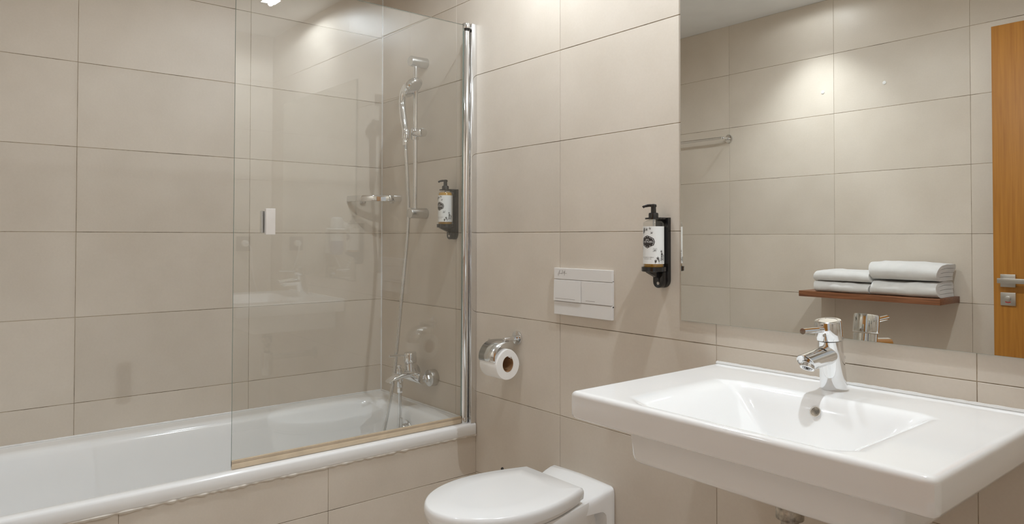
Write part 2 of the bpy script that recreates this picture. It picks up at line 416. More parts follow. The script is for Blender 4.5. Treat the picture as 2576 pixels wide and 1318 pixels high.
# ------------------------------------------------------------------ bath mixer
MX = .3775
bm_ = thing('bath_mixer', 'chrome wall-mounted bath mixer with curved spout', 'tap', (MX, 0, .61))
for sx in (-1, 1):
    fl_ = part('flange', cyl((MX+sx*.072, 0, .611), (MX+sx*.072, -.030, .611), .0335, 36, .0012), 'satin', bm_)
    part('union_nut', cyl((MX+sx*.072, -.022, .611), (MX+sx*.072, -.052, .611), .0155, 6, .001), 'chrome', fl_)
part('body', join(cyl((MX-.075, -.060, .6115), (MX+.073, -.060, .6115), .0215, 36, .002)), 'chrome', bm_)
def ell(c, ax, ay, n=20, d=(0, 0, 1)):
    d, u, w = frame(d); return [Vector(c)+u*ax*math.cos(k*2*math.pi/n)+w*ay*math.sin(k*2*math.pi/n) for k in range(n)]
srings = []
for y, z, a, b in [(-.050, .622, .030, .018), (-.075, .627, .030, .018), (-.10, .627, .026, .016), (-.13, .621, .023, .013), (-.155, .614, .021, .010), (-.173, .607, .019, .006), (-.180, .603, .017, .002)]:
    srings.append([Vector((MX+a*math.cos(k*2*math.pi/24), y, z+b*math.sin(k*2*math.pi/24))) for k in range(24)])
part('spout', loft(srings), 'chrome', bm_, smooth=60)
part('aerator', cyl((MX, -.158, .596), (MX, -.158, .606), .011, 20), 'chrome_soft', bm_)
cc = Vector((0, -.06, 1)).normalized(); c0 = Vector((MX, -.070, .625))
part('cartridge_housing', lathe([(.027, 0), (.0255, .03), (.0240, .044)], c0, cc, 32), 'chrome', bm_)
cp = part('handle_cap', lathe([(.0265, .0455), (.0268, .047), (.0262, .083), (.0245, .0865), (.015, .0875), (0, .088)], c0, cc, 32), 'chrome', bm_)
part('lever', tube([(MX, -.095, .703), (MX, -.110, .7035), (MX, -.170, .7045)], [.0045, .0048, .0052], 14), 'chrome', cp)
dv = part('diverter_stem', cyl((MX, -.125, .622), (MX, -.125, .652), .011, 20, .001), 'chrome', bm_)
part('diverter_knob', join(cyl((MX, -.125, .652), (MX, -.125, .660), .006, 14), cyl((MX, -.125, .659), (MX, -.125, .666), .010, 20, .002)), 'chrome', dv)
part('hose_outlet', cyl((MX, -.121, .575), (MX, -.121, .615), .0125, 20, .001), 'chrome', bm_)

# ------------------------------------------------------------------ corner shelf
cs = thing('corner_shelf', 'chrome quarter-round soap shelf in the tiled corner', 'shelf', (.06, -.06, 1.34))
def arc(r, z, n=24, lo=0, hi=90): return [(r*math.sin(math.radians(lo+(hi-lo)*k/n)), -r*math.cos(math.radians(lo+(hi-lo)*k/n)), z) for k in range(n+1)]
prof = [(-.006, -.0125), (-.003, -.0138), (.003, -.0138), (.006, -.0125), (.0072, -.008), (.0072, .008), (.006, .0125), (.003, .0138), (-.003, .0138), (-.006, .0125), (-.0072, .008), (-.0072, -.008)]
ar = []
for k in range(25):
    a = math.radians(.5+89*k/24)
    rr = .168+.0*k
    ar.append([((rr+p)*math.sin(a), -(rr+p)*math.cos(a), 1.3525+q) for p, q in prof])
part('band', loft(ar), 'chrome', cs)
tr = [(.001, -.001)]+[(x, y) for x, y, _ in arc(.163, 0)]
part('tray', prism(tr, lambda a, b, t: Vector((a, b, t)), 1.342, 1.3455), 'screen_glass', cs, smooth=0)
for q in ((.012, -.10), (.10, -.012)):
    part('clip', box(*( (0, .014, q[1]-.012, q[1]+.012) if q[0] < .05 else (q[0]-.012, q[0]+.012, -.014, 0)), 1.334, 1.349, .002), 'chrome', cs)

# ------------------------------------------------------------------ soap dispensers
def wrap(g, c, r, ang0, z0):              # flat (a,b) lettering onto a vertical cylinder
    out = []
    for v in g[0]:
        t = ang0+v.x/r; out.append(Vector((c[0]+r*math.cos(t), c[1]+r*math.sin(t), z0+v.y)))
    return out, g[1]
def fine(g, ma=.0016):
    bm = bmesh.new(); vs = [bm.verts.new(v) for v in g[0]]
    for f in g[1]:
        try: bm.faces.new([vs[i] for i in f])
        except ValueError: pass
    bmesh.ops.triangulate(bm, faces=bm.faces)
    return from_bm(bm)
def flower(cx, cy, s, seed):
    r = random.Random(seed); gs = []
    for k in range(5):
        a = k*2*math.pi/5+r.random()
        pts = [(cx, cy), (cx+s*.6*math.cos(a-.4), cy+s*.6*math.sin(a-.4)), (cx+s*math.cos(a), cy+s*math.sin(a)), (cx+s*.6*math.cos(a+.4), cy+s*.6*math.sin(a+.4)), (cx, cy)]
        gs.append(stroke(pts, s*.13))
    gs.append(stroke([(cx-.15*s, cy), (cx+.15*s, cy)], s*.3))
    return join(*gs)
def sprig(x, y, h, seed, lean=0):
    r = random.Random(seed); gs = [stroke([(x+lean*h*(t/6)**2, y+h*t/6) for t in range(7)], .0006)]
    for t in (.3, .5, .7):
        for sgn in (-1, 1):
            px, py = x+lean*h*t*t, y+h*t
            gs.append(stroke([(px, py), (px+sgn*.002, py+.0025), (px+sgn*.0022, py+.0052), (px+sgn*.0006, py+.003), (px, py)], .0006))
    return join(*gs, flower(x+lean*h, y+h, .0045, seed))
def butterfly(x, y, s):
    gs = []
    for sg in (-1, 1):
        gs.append(stroke([(x, y), (x+sg*s*.3, y+s), (x+sg*s, y+s*1.1), (x+sg*s*.9, y+s*.3), (x, y), (x+sg*s*.7, y-s*.1), (x+sg*s*.5, y-s*.7), (x, y)], .0006))
    gs.append(stroke([(x-s*1.3, y-s*.6), (x, y), (x+s*.1, y+s*.5)], .0006))
    return join(*gs)
def dispenser(bx, zb, level, what, where):
    cy = -.047; c = (bx, cy); R = .0285
    br = thing('bottle_bracket', 'black wall bracket of the soap bottle '+where, 'wall bracket', (bx, 0, zb), 'soap dispenser brackets')
    poly = [(-.0225, .138), (.0225, .138)]+[(.0225*math.cos(math.radians(a)), -.036+.0225*math.sin(math.radians(a))) for a in range(0, -181, -15)]
    bp = part('back_plate', prism(poly, lambda a, b, t: Vector((bx+a, t, zb+b)), -.0002, -.0125, .002), 'black_plastic', br)
    part('neck_arm', join(box(bx-.0185, bx+.0185, -.046, -.011, zb+.1325, zb+.138, .0015), lathe([(.016, 0), (.0235, 0), (.0235, .0045), (.016, .0045)], (bx, cy, zb+.1325), (0, 0, 1), 32)), 'black_plastic', br)
    part('cradle', lathe([(.0, -.012), (.031, -.012), (.0335, -.0105), (.0335, .0015), (.0305, .0015), (.0305, -.003), (0, -.003)], (bx, cy, zb), (0, 0, 1), 40), 'black_plastic', br)
    tri = [(-.011, -.011), (-.074, -.011), (-.072, -.014), (-.034, -.030), (-.028, -.050), (-.011, -.052)]
    gu = part('gusset', join(prism(tri, lambda a, b, t: Vector((bx+t, a, zb+b)), -.006, .006),
         prism([(.017*math.cos(math.radians(a)), -.041+.017*math.sin(math.radians(a))) for a in range(0, -181, -20)]+[(-.017, -.014), (.017, -.014)], lambda a, b, t: Vector((bx+a, t, zb+b)), -.011, -.030, .002)), 'black_plastic', br)
    part('lock_screw', lathe([(.0045, 0), (.0045, .0012), (.003, .0022), (0, .0024)], (bx+.002, -.0300, zb-.0445), (0, -1, 0), 20), 'steel', gu)
    # bottle
    bo = thing('soap_bottle', what+', '+where, 'soap bottle', (bx, cy, zb-.003), 'pump soap bottles')
    zz = zb-.0025
    part('body', lathe([(0, 0), (R-.003, 0), (R-.0008, .0015), (R, .004), (R, .1225), (R-.0015, .127), (R-.006, .1305), (.0155, .133), (.0125, .1335), (.0125, .138), (0, .138)], (bx, cy, zz), (0, 0, 1), 48), 'bottle_plastic', bo)
    part('liquid_soap', lathe([(0, .001), (R-.004, .001), (R-.0022, .005), (R-.0022, min(level, .122)), (R-.005, level), (0, level)], (bx, cy, zz), (0, 0, 1), 40), 'amber', bo, 'amber liquid soap')
    lz0, lz1 = .0125, .1155; RL = R+.0003
    lab = part('paper_label', lathe([(RL-.0002, lz0), (RL, lz0), (RL, lz1), (RL-.0002, lz1)], (bx, cy, zz), (0, 0, 1), 64), 'label_paper', bo, 'white paper label with botanical drawings')
    a0 = math.radians(-86); q = RL+.00025; mid = zz+.073
    badge = [(-.019, 0), (-.0165, .008), (-.008, .0125), (0, .0155), (.008, .0125), (.0165, .008), (.019, 0), (.0165, -.008), (.008, -.0115), (0, -.0155), (-.008, -.0115), (-.0165, -.008)]
    def disc(poly, s):
        V = [Vector((0, 0, 0))]; F = []; n = 4; P = []
        for i in range(len(poly)):
            a, b = poly[i], poly[(i+1) % len(poly)]
            for k in range(n): P.append((a[0]+(b[0]-a[0])*k/n, a[1]+(b[1]-a[1])*k/n))
        rows = 5
        V = []
        for rr in range(rows+1):
            for p in P: V.append(Vector((p[0]*s*max(rr/rows, .001), p[1]*s*max(rr/rows, .001), 0)))
        m = len(P)
        for rr in range(rows):
            for i in range(m): F.append([rr*m+i, rr*m+(i+1) % m, (rr+1)*m+(i+1) % m, (rr+1)*m+i])
        return V, F
    part('badge', wrap(disc(badge, 1.14), c, q, a0, mid), 'label_ink', lab)
    part('badge_rim', wrap(stroke([(p[0]*.99, p[1]*.95) for p in badge+badge[:1]], .0010), c, q+.0002, a0, mid), 'label_white', lab)
    part('lettering', join(wrap(fine(text_geo('CASTELBEL', .0068)), c, q+.0003, a0, mid),
         wrap(stroke([(-.010, -.0042), (.010, -.0042)], .0005), c, q+.0003, a0, mid),
         wrap(stroke([(-.005, .0045), (-.003, .008), (0, .006), (.003, .008), (.005, .0045), (-.005, .0045)], .0011), c, q+.0003, a0, mid)), 'label_white', lab)
    ink = [wrap(fine(text_geo('GEL CORPO E CABELO', .0036)), c, q, a0, mid-.0425), wrap(fine(text_geo('HAIR & BODY GEL', .0030)), c, q, a0, mid-.0468)]
    part('lettering', join(*ink), 'label_grey', lab)
    dr = [butterfly(.022, -.0235, .0052), sprig(.040, -.060, .026, 3, .15), sprig(.034, -.060, .016, 4, -.3), sprig(.045, -.060, .034, 5, -.1), sprig(.023, -.0600, .008, 9, .2), sprig(.050, -.058, .020, 8, .1),
          flower(.030, -.046, .004, 6), flower(.044, -.034, .0045, 7), butterfly(.013, .024, .003), flower(-.003, .034, .005, 11), flower(-.012, .030, .0055, 12), flower(.008, .037, .004, 13), sprig(-.016, .016, .02, 14, .2), sprig(-.022, -.03, .03, 15, -.2)]
    part('floral_drawing', join(*[wrap(g, c, q, a0, mid) for g in dr]), 'label_ink', lab)['kind'] = 'stuff'
    pu = part('pump', join(lathe([(.0125, .138), (.0138, .139), (.0138, .150), (.0125, .153), (.0075, .154), (.007, .170), (0, .170)], (bx, cy, zz), (0, 0, 1), 32)), 'black_plastic', bo)
    sp = spline([(bx+.006, cy+.004, zz+.172), (bx, cy, zz+.1735), (bx-.012, cy-.008, zz+.1735), (bx-.0215, cy-.014, zz+.171), (bx-.0245, cy-.016, zz+.1685)], 6)
    part('pump_nozzle', join(tube(sp, [.0046]*8+[.0040]*8+[.0036]*(len(sp)-16), 14), lathe([(.0085, .1695), (.009, .171), (.0085, .175), (0, .1755)], (bx, cy, zz), (0, 0, 1), 28)), 'black_plastic', pu)
    part('dip_tube', cyl((bx, cy, zz+.010), (bx, cy, zz+.136), .0022, 10), 'white_plastic', pu)
dispenser(1.6305, 1.1, .0135, 'nearly empty pump soap bottle', 'on the wall beside the mirror')
dispenser(.5935, 1.2325, .127, 'full amber pump soap bottle', 'on the wall behind the glass screen')

# ------------------------------------------------------------------ flush plate
fp = thing('flush_plate', 'white dual-button flush plate above the toilet', 'flush plate', (1.311, 0, .93))
fx0, fx1, fz0, fz1 = 1.1825, 1.4390, .9325, 1.083
part('frame', join(box(fx0, fx1, -.0105, -.0002, 1.0475, fz1, .0007, 1), box(fx0, fx1, -.0105, -.0002, fz0, .9745, .0007, 1), box(fx0, fx1, -.0055, -.0002, .97, 1.05)), 'plate_plastic', fp, smooth=0)
def button(x0, x1, tilt, l0, l1):
    g = box(x0, x1, -.0115, -.0045, .9765, 1.0450, .0005, 1)
    V = [Vector((v.x, v.y-tilt*(1.0455-v.z)*(1 if v.y < -.008 else 0), v.z)) for v in g[0]]
    b = part('button', (V, g[1]), 'plate_plastic', fp, smooth=0)
    yy = -.0117-tilt*(1.0455-.9845)
    part('button_line', box(l0, l1, yy, yy+.0006, .9838, .9850), 'plate_line', b, smooth=0)
button(fx0+.0008, 1.3085, .035, 1.192, 1.284); button(1.3102, fx1-.0008, 0, 1.330, 1.370)
sig = [[(0, 0), (.004, .006), (.009, .014), (.012, .018), (.010, .010), (.007, -.001), (.003, -.006), (.001, -.003), (.006, .003), (.010, .006), (.012, .003), (.0135, .006), (.015, .003), (.018, .006), (.0195, .003), (.022, .006), (.0235, .004)],
       [(.019, .015), (.025, .0175), (.029, .014), (.027, .007), (.022, .003), (.024, .010), (.025, .0165)],
       [(.029, .005), (.031, .008), (.0325, .004), (.035, .015), (.034, .006), (.037, .012), (.0385, .018), (.036, .003), (.0345, -.005), (.037, .003), (.040, .007), (.0415, .004), (.0435, .007), (.045, .005), (.048, .0065)]]
def pl(g, y): return [Vector((1.2005+v.x*.9, y, 1.0655+v.y*.75-.003)) for v in g[0]], g[1]
part('signature', join(*[pl(stroke([(p.x, p.y) for p in spline([(a, b, 0) for a, b in q], 4)], .0009), -.01075) for q in sig]), 'plate_line', fp, 'engraved handwritten signature', smooth=0)

# ------------------------------------------------------------------ toilet roll holder and roll
th = thing('toilet_roll_holder', 'chrome toilet roll holder with curved cover flap', 'toilet roll holder', (.9835, 0, .83))
part('wall_disc', cyl((.9835, 0, .831), (.9835, -.008, .831), .0245, 36, .0015), 'chrome', th)
part('post', cyl((.9835, -.006, .831), (.9835, -.0635, .8285), .0085, 24, .001), 'chrome', th)
fpth = spline([(0, -.030, .824), (0, -.052, .8235), (0, -.078, .8195), (0, -.101, .806), (0, -.1155, .783), (0, -.118, .766), (0, -.116, .757)], 5)
def flap(off):
    out = []
    for p in fpth:
        e = .046 if p.y < -.06 else .046-.022*(min(1, (p.y+.06)/.03))
        out.append([Vector((.957-e, p.y, p.z+off)), Vector((.957+e, p.y, p.z+off))])
    return out
V, F = [], []
for p, q in flap(0): V += [p, q]
for i in range(len(fpth)-1): F.append([2*i, 2*i+1, 2*i+3, 2*i+2])
me = part('cover_flap', (V, F), 'chrome_soft', th, smooth=60)
sm = me.modifiers.new('thickness', 'SOLIDIFY'); sm.thickness = .0012; sm.offset = -1
part('spindle', tube([(.900, -.062, .8225), (.895, -.064, .81), (.895, -.066, .785), (.898, -.066, .7715), (.91, -.066, .7700), (1.024, -.064, .7725)], .0035, 12), 'chrome', th)
tr_ = thing('toilet_roll', 'part-used white toilet roll on the chrome holder', 'toilet roll', (.9625, -.066, .745))
def rollring(x, s, w=0):
    out = []
    for k in range(48):
        a = k*2*math.pi/48; r = .0505*s
        dy, dz = r*math.cos(a), r*math.sin(a)
        if dz > 0 and s > .7: dz *= 1.07; dy *= 1-.20*(dz/.055)**2
        out.append(Vector((x, -.066+dy, .746+dz)))
    return out
def core(x, r): return [Vector((x, -.066+r*.98*math.cos(k*2*math.pi/48), .7490+r*1.14*math.sin(k*2*math.pi/48))) for k in range(48)]
part('tissue', loft([core(.914, .0236), rollring(.914, .97), rollring(.916, 1), rollring(1.008, 1), rollring(1.010, .975), core(1.0102, .0239)], False, False), 'tissue', tr_, smooth=50)
part('core_tube', loft([core(.9145, .0236), core(1.0098, .0236), core(1.0098, .0227), core(.9145, .0227), core(.9145, .0236)], False, False), 'cardboard', tr_, 'brown cardboard core')
part('loose_sheet', loft([[(.917, -.0160, .757), (1.008, -.0160, .757), (1.0085, -.0158, .7555), (.917, -.0158, .7555)], [(.917, -.0128, .745), (1.008, -.0128, .745), (1.008, -.0122, .7445), (.917, -.0122, .7445)],
     [(.917, -.0090, .7380), (1.008, -.0090, .738), (1.008, -.0088, .7370), (.917, -.0088, .7370)]]), 'tissue', tr_)

# ------------------------------------------------------------------ toilet
TCX = 1.303
to = thing('toilet', 'white wall-hung toilet with the lid closed', 'toilet', (TCX, 0, .2))
def seat_out(rear, hw_rear, hw, yw, tip, n=20, cr=.018):
    pts = []
    for k in range(n+1):                   # right side from rear corner to front tip
        t = k/n
        y = rear+(yw-rear)*t; w = hw_rear+(hw-hw_rear)*math.sin(t*math.pi/2)
        pts.append((w, y))
    for k in range(1, 2*n):
        a = math.pi*k/(2*n)
        pts.append((hw*math.cos(a), yw-(yw-tip)*-0-(yw-tip)*math.sin(a)))
    for k in range(n+1):
        t = 1-k/n; y = rear+(yw-rear)*t; w = hw_rear+(hw-hw_rear)*math.sin(t*math.pi/2)
        pts.append((-w, y))
    return pts
def ring_s(pts, sc, z, dz=None):
    cy = -.33
    return [Vector((TCX+x*sc[0], cy+(y-cy)*sc[1], z+(dz(x, y) if dz else 0))) for x, y in pts]
LP = seat_out(-.121, .127, .172, -.33, -.557)
crown = lambda x, y: .002*(1-(x/.17)**2)
lid = loft([ring_s(LP, (.97, .985), .4225), ring_s(LP, (1.0, 1.0), .4245), ring_s(LP, (1.012, 1.006), .44), ring_s(LP, (1.006, 1.003), .4475), ring_s(LP, (.985, .990), .4545),
            ring_s(LP, (.955, .970), .4570), ring_s(LP, (.6, .65), .4585), ring_s(LP, (.2, .25), .459)])
part('lid', lid, 'lid_plastic', to, smooth=60)
SP = seat_out(-.125, .122, .168, -.33, -.552)
part('seat', loft([ring_s(SP, (.97, .98), .4105), ring_s(SP, (.985, .995), .413), ring_s(SP, (.985, .995), .4205), ring_s(SP, (.96, .98), .4225)]), 'lid_plastic', to)
# pan: wall block + bowl lofted
BP = seat_out(-.06, .118, .163, -.33, -.545)
bowl = loft([ring_s(BP, (.55, .62), .10), ring_s(BP, (.66, .72), .125), ring_s(BP, (.78, .82), .20), ring_s(BP, (.90, .92), .30), ring_s(BP, (.975, .985), .36), ring_s(BP, (1, 1), .385), ring_s(BP, (1, 1), .400), ring_s(BP, (.985, .99), .407), ring_s(BP, (.9, .93), .409)])
def prow(y):                               # section of rear block at y: half width and top height
    t = max(0, min(1, -y/.125)); s = t*t*(3-2*t)
    return .1405-.012*s, .4355-.0275*s
brings = []
for y in (-.0005, -.004, -.02, -.04, -.06, -.08, -.10, -.12, -.14, -.17):
    hw, zt = prow(y); e = .003 if y > -.002 else 0
    hw -= e; zt -= e; r = .014; zb = .10
    sec = [(-hw, zb), (hw, zb), (hw, .25), (hw, zt-r*1.6), (hw-r*.12, zt-r*.8), (hw-r*.4, zt-r*.3), (hw-r, zt), (hw*.4, zt+.003*(1-.0)), (0, zt+.004), (-hw*.4, zt+.003), (-hw+r, zt), (-hw+r*.4, zt-r*.3), (-hw+r*.12, zt-r*.8), (-hw, zt-r*1.6), (-hw, .25)]
    brings.append([Vector((TCX+a, y, b)) for a, b in sec])
pan = part('pan', bowl, 'ceramic', to, smooth=60)
blk = part('wall_block', loft(brings), 'ceramic', to, smooth=50)
cutter = bpy.data.meshes.new('recess_cut')
g = box(TCX+.085, TCX+.2, -.155, -.035, .12, .372, .022, 4); cutter = mesh_from('recess_cut', g, 'ceramic', origin(to)); 
def boolean(o, cm):
    c = bpy.data.objects.new('c', cm); COL.objects.link(c); c.parent = o.parent
    md = o.modifiers.new('b', 'BOOLEAN'); md.object = c; md.operation = 'DIFFERENCE'; md.solver = 'EXACT'
    bpy.context.view_layer.update()
    dg = bpy.context.evaluated_depsgraph_get(); nm = bpy.data.meshes.new_from_object(o.evaluated_get(dg))
    o.modifiers.clear(); old = o.data; o.data = nm; bpy.data.objects.remove(c)
    nm.set_sharp_from_angle(angle=math.radians(50))
boolean(blk, cutter)
part('fixing_cap', cyl((TCX+.083, -.085, .335), (TCX+.112, -.085, .335), .032, 32, .003), 'lid_plastic', to)
for sx in (-1, 1):
    part('hinge', cyl((TCX+sx*.075-.018, -.123, .4245), (TCX+sx*.075+.018, -.123, .4245), .0085, 20, .002), 'lid_plastic', to)

solo('wall_stop', lathe([(.006, 0), (.0062, .002), (.005, .005), (0, .006)], (.8985, -.0001, .3515), (0, -1, 0), 18), 'rubber', (.8985, 0, .3515), 'small dark stud low on the wall behind the toilet lid', 'wall stud')

# ------------------------------------------------------------------ mirror
mi = thing('mirror', 'large frameless wall mirror above the washbasin', 'mirror', (2.16, 0, .956))
mx0, mx1, mz0, mz1 = 1.692, 2.628, .9565, 1.944
part('silvered_pane', box(mx0+.0004, mx1-.0004, -.0062, -.0055, mz0+.0004, mz1-.0004), 'mirror_silver', mi, smooth=0)
part('glass_edge', box(mx0, mx1, -.0058, -.0002, mz0, mz1), 'mirror_edge', mi, smooth=0)

# ------------------------------------------------------------------ washbasin
BX0, BX1, BYF, BZ = 1.799, 2.517, -.528, .8546
wbs = thing('washbasin', 'white wide rectangular ceramic washbasin on the wall', 'washbasin', (2.155, 0, .7))
def sstep(t): t = max(0, min(1, t)); return t*t*(3-2*t)
def depth(x, y):
    l, r_, b = (x-1.916)/.208, (2.400-x)/.15, (-.153-y)/.086
    w = sstep
    def lin(t):                              # long ramp with softened top edge
        t = max(0, t); return min(1, t*t*1.5625 if t < .4 else .25+(t-.4)*1.25)
    f1 = max(0, min(1, (y+.514)/.066)); front = .36*f1*f1*(1.6-.6*f1)+.64*sstep((y+.450)/.07)
    s = min(lin(l), lin(r_)); q = min(lin(b), front)
    k = .17; h = max(k-abs(s-q), 0)/k; m = min(s, q)-h*h*k*.25
    return max(0, m)*.140
NX, NY = 144, 106
V, F = [], []
def roundcoord(v, lo, hi, n): return [lo+(hi-lo)*i/n for i in range(n+1)]
R_ = .011
def outline(d, z): return rrect(BX0+d, BX1-d, BYF+d, -.001, .018 if d < .01 else .012, z, 6)
xs = roundcoord(0, BX0+R_, BX1-R_, NX); ys = roundcoord(0, BYF+R_, -.004, NY)
for y in ys:
    for x in xs: V.append(Vector((x, y, BZ-depth(x, y))))
for j in range(NY):
    for i in range(NX):
        a = j*(NX+1)+i; F.append([a, a+1, a+NX+2, a+NX+1])
per = [i for i in range(NX+1)]+[j*(NX+1)+NX for j in range(1, NY+1)]+[NY*(NX+1)+i for i in range(NX-1, -1, -1)]+[j*(NX+1) for j in range(NY-1, 0, -1)]
# skirt: push perimeter outwards through a quarter round and down
def push(p, d):
    x = p.x; y = p.y
    nx = -1 if abs(x-xs[0]) < 1e-6 else (1 if abs(x-xs[-1]) < 1e-6 else 0)
    ny = -1 if abs(y-ys[0]) < 1e-6 else 0
    v = Vector((nx, ny, 0))
    if nx and ny: v = v.normalized()
    return v*d
prev = per
pp = [V[i].copy() for i in per]
prof2 = [(R_*math.sin(a), -R_*(1-math.cos(a))) for a in [math.radians(t) for t in (18, 36, 54, 72, 90)]]+[(R_, -.030), (R_*.98, -.050), (R_*.85, -.0545), (R_*.5, -.0572), (0, -.0575), (-.03, -.0575)]
for d, dz in prof2:
    row = []
    for p in pp:
        q = p+push(p, d); q.z = BZ+dz; V.append(q); row.append(len(V)-1)
    n = len(row)
    for i in range(n): F.append([prev[i], prev[(i+1) % n], row[(i+1) % n], row[i]])
    prev = row
row = []
for p in pp:                               # flat underside in to the edge of the underbody, left open where the bowl passes
    V.append(Vector((min(max(p.x, 1.890), 2.425), max(p.y, -.430), BZ-.0575))); row.append(len(V)-1)
for i in range(len(row)): F.append([prev[i], prev[(i+1) % len(row)], row[(i+1) % len(row)], row[i]])
part('basin', (V, F), 'ceramic', wbs, smooth=60)
lb = [rrect(1.880, 2.435, -.440, -.001, .022, .7985, 8), rrect(1.881, 2.434, -.439, -.001, .022, .76, 8), rrect(1.884, 2.431, -.436, -.001, .022, .722, 8), rrect(1.887, 2.428, -.433, -.001, .022, .712, 8), rrect(1.893, 2.422, -.427, -.002, .020, .7065, 8), rrect(1.904, 2.411, -.416, -.01, .018, .7045, 8)]
part('underbody', loft(lb, False), 'ceramic', wbs, smooth=60)
part('overflow_ring', lathe([(.0095, 0), (.0115, 0), (.0115, .0018), (.0095, .0018), (.0088, .0008), (.0088, -.004)], (2.168, -.1868, .8262), (0, -.9, .44), 28), 'chrome', wbs)
part('overflow_hole', lathe([(.0092, 0), (0, .0003)], (2.168, -.1872, .8264), (0, -.9, .44), 28), 'corroded', wbs)
wa = part('waste', lathe([(.0, 0), (.032, 0), (.032, .003), (.026, .006), (.012, .009), (0, .0095)], (2.16, -.33, .7146), (0, 0, 1), 32), 'chrome', wbs)

tp = thing('waste_trap', 'corroded waste pipe and bottle trap under the washbasin', 'drain pipe', (2.155, -.30, .45))
part('tailpiece', lathe([(.027, .7045), (.027, .675), (.024, .673), (.024, .655), (.027, .653), (.027, .625), (.017, .622), (.017, .56)], (2.153, -.262, 0), (0, 0, 1), 28), 'corroded', tp)
part('trap_cup', lathe([(.0, .455), (.026, .457), (.030, .465), (.030, .565), (.026, .572), (.017, .573)], (2.153, -.262, 0), (0, 0, 1), 28), 'chrome_soft', tp)
part('outlet_pipe', tube([(2.153, -.24, .545), (2.153, -.20, .545), (2.153, -.001, .545)], .016, 18), 'chrome_soft', tp)
part('wall_rose', cyl((2.153, 0, .545), (2.153, -.008, .545), .032, 28, .002), 'chrome_soft', tp)

# ------------------------------------------------------------------ basin mixer
FX = 2.150
bmx = thing('basin_mixer', 'chrome single-lever basin mixer standing on the washbasin', 'tap', (FX, -.074, BZ))
def fax(z): return -.072-.026*((z-BZ)/.15)
def ering(z, a, b, n=32, tilt=0): return [Vector((FX+a*math.cos(k*2*math.pi/n), fax(z)+b*math.sin(k*2*math.pi/n), z-tilt*b*math.sin(k*2*math.pi/n))) for k in range(n)]
part('body', loft([ering(BZ, .0270, .0275), ering(BZ+.002, .0275, .028), ering(BZ+.03, .0268, .0275), ering(BZ+.06, .0262, .0268), ering(BZ+.09, .0256, .026), ering(BZ+.1075, .0254, .0256, tilt=-.12)]), 'chrome', bmx)
cap = part('handle_cap', loft([ering(BZ+.1092, .0235, .0235, tilt=-.12), ering(BZ+.1096, .0272, .0272, tilt=-.12), ering(BZ+.111, .0277, .0277, tilt=-.12), ering(BZ+.1475, .0272, .0272, tilt=-.16), ering(BZ+.1500, .0262, .0262, tilt=-.17), ering(BZ+.1506, .0195, .0195, tilt=-.17), ering(BZ+.1498, .0188, .0188, tilt=-.17)]), 'chrome', bmx)
part('lever', tube([(FX, -.112, .9868), (FX, -.150, .9880), (FX, -.203, .9900)], [.0062, .0060, .0062], 18), 'chrome', cap)
part('temperature_dot', lathe([(.0034, 0), (.0034, .0006), (0, .0007)], (FX+.004, -.1215, .9745), (0, -1, .15), 16), 'steel', cap)
s0, s1 = Vector((FX, -.085, .9325)), Vector((FX, -.197, .9240))
sd_ = (s1-s0).normalized(); _, su, sw = frame(sd_)
def sring(t, r, sl=0):
    c = s0.lerp(s1, t); out = []
    for k in range(28):
        a = k*2*math.pi/28; o = su*math.cos(a)*r+sw*math.sin(a)*r
        out.append(c+o+sd_*(sl*o.z))
    return out
part('spout', loft([sring(0, .0225), sring(.35, .0205), sring(.7, .0192), sring(.945, .0186, .75), sring(.955, .0176, .75), sring(.93, .0165, .75)]), 'chrome', bmx, smooth=45)
an = Vector((0, -.55, -1)).normalized()
ae = part('aerator', lathe([(.0145, -.006), (.0148, .0045), (.0135, .006), (.0115, .0050), (.0, .0045)], (FX, -.1835, .9165), an, 26), 'chrome', bmx)
part('aerator_mesh', join(*[lathe([(r, .0045), (r+.0009, .0055), (r+.0018, .0045)], (FX, -.1835, .9165), an, 22) for r in (.0015, .0050, .0085)]), 'rubber', ae)
pr_ = part('popup_rod', cyl((FX, -.030, BZ), (FX, -.030, .918), .0025, 12), 'chrome', bmx)
part('rod_knob', lathe([(.0, 0), (.0045, .001), (.0052, .004), (.0045, .008), (0, .009)], (FX, -.030, .914), (0, 0, 1), 18), 'chrome', pr_)

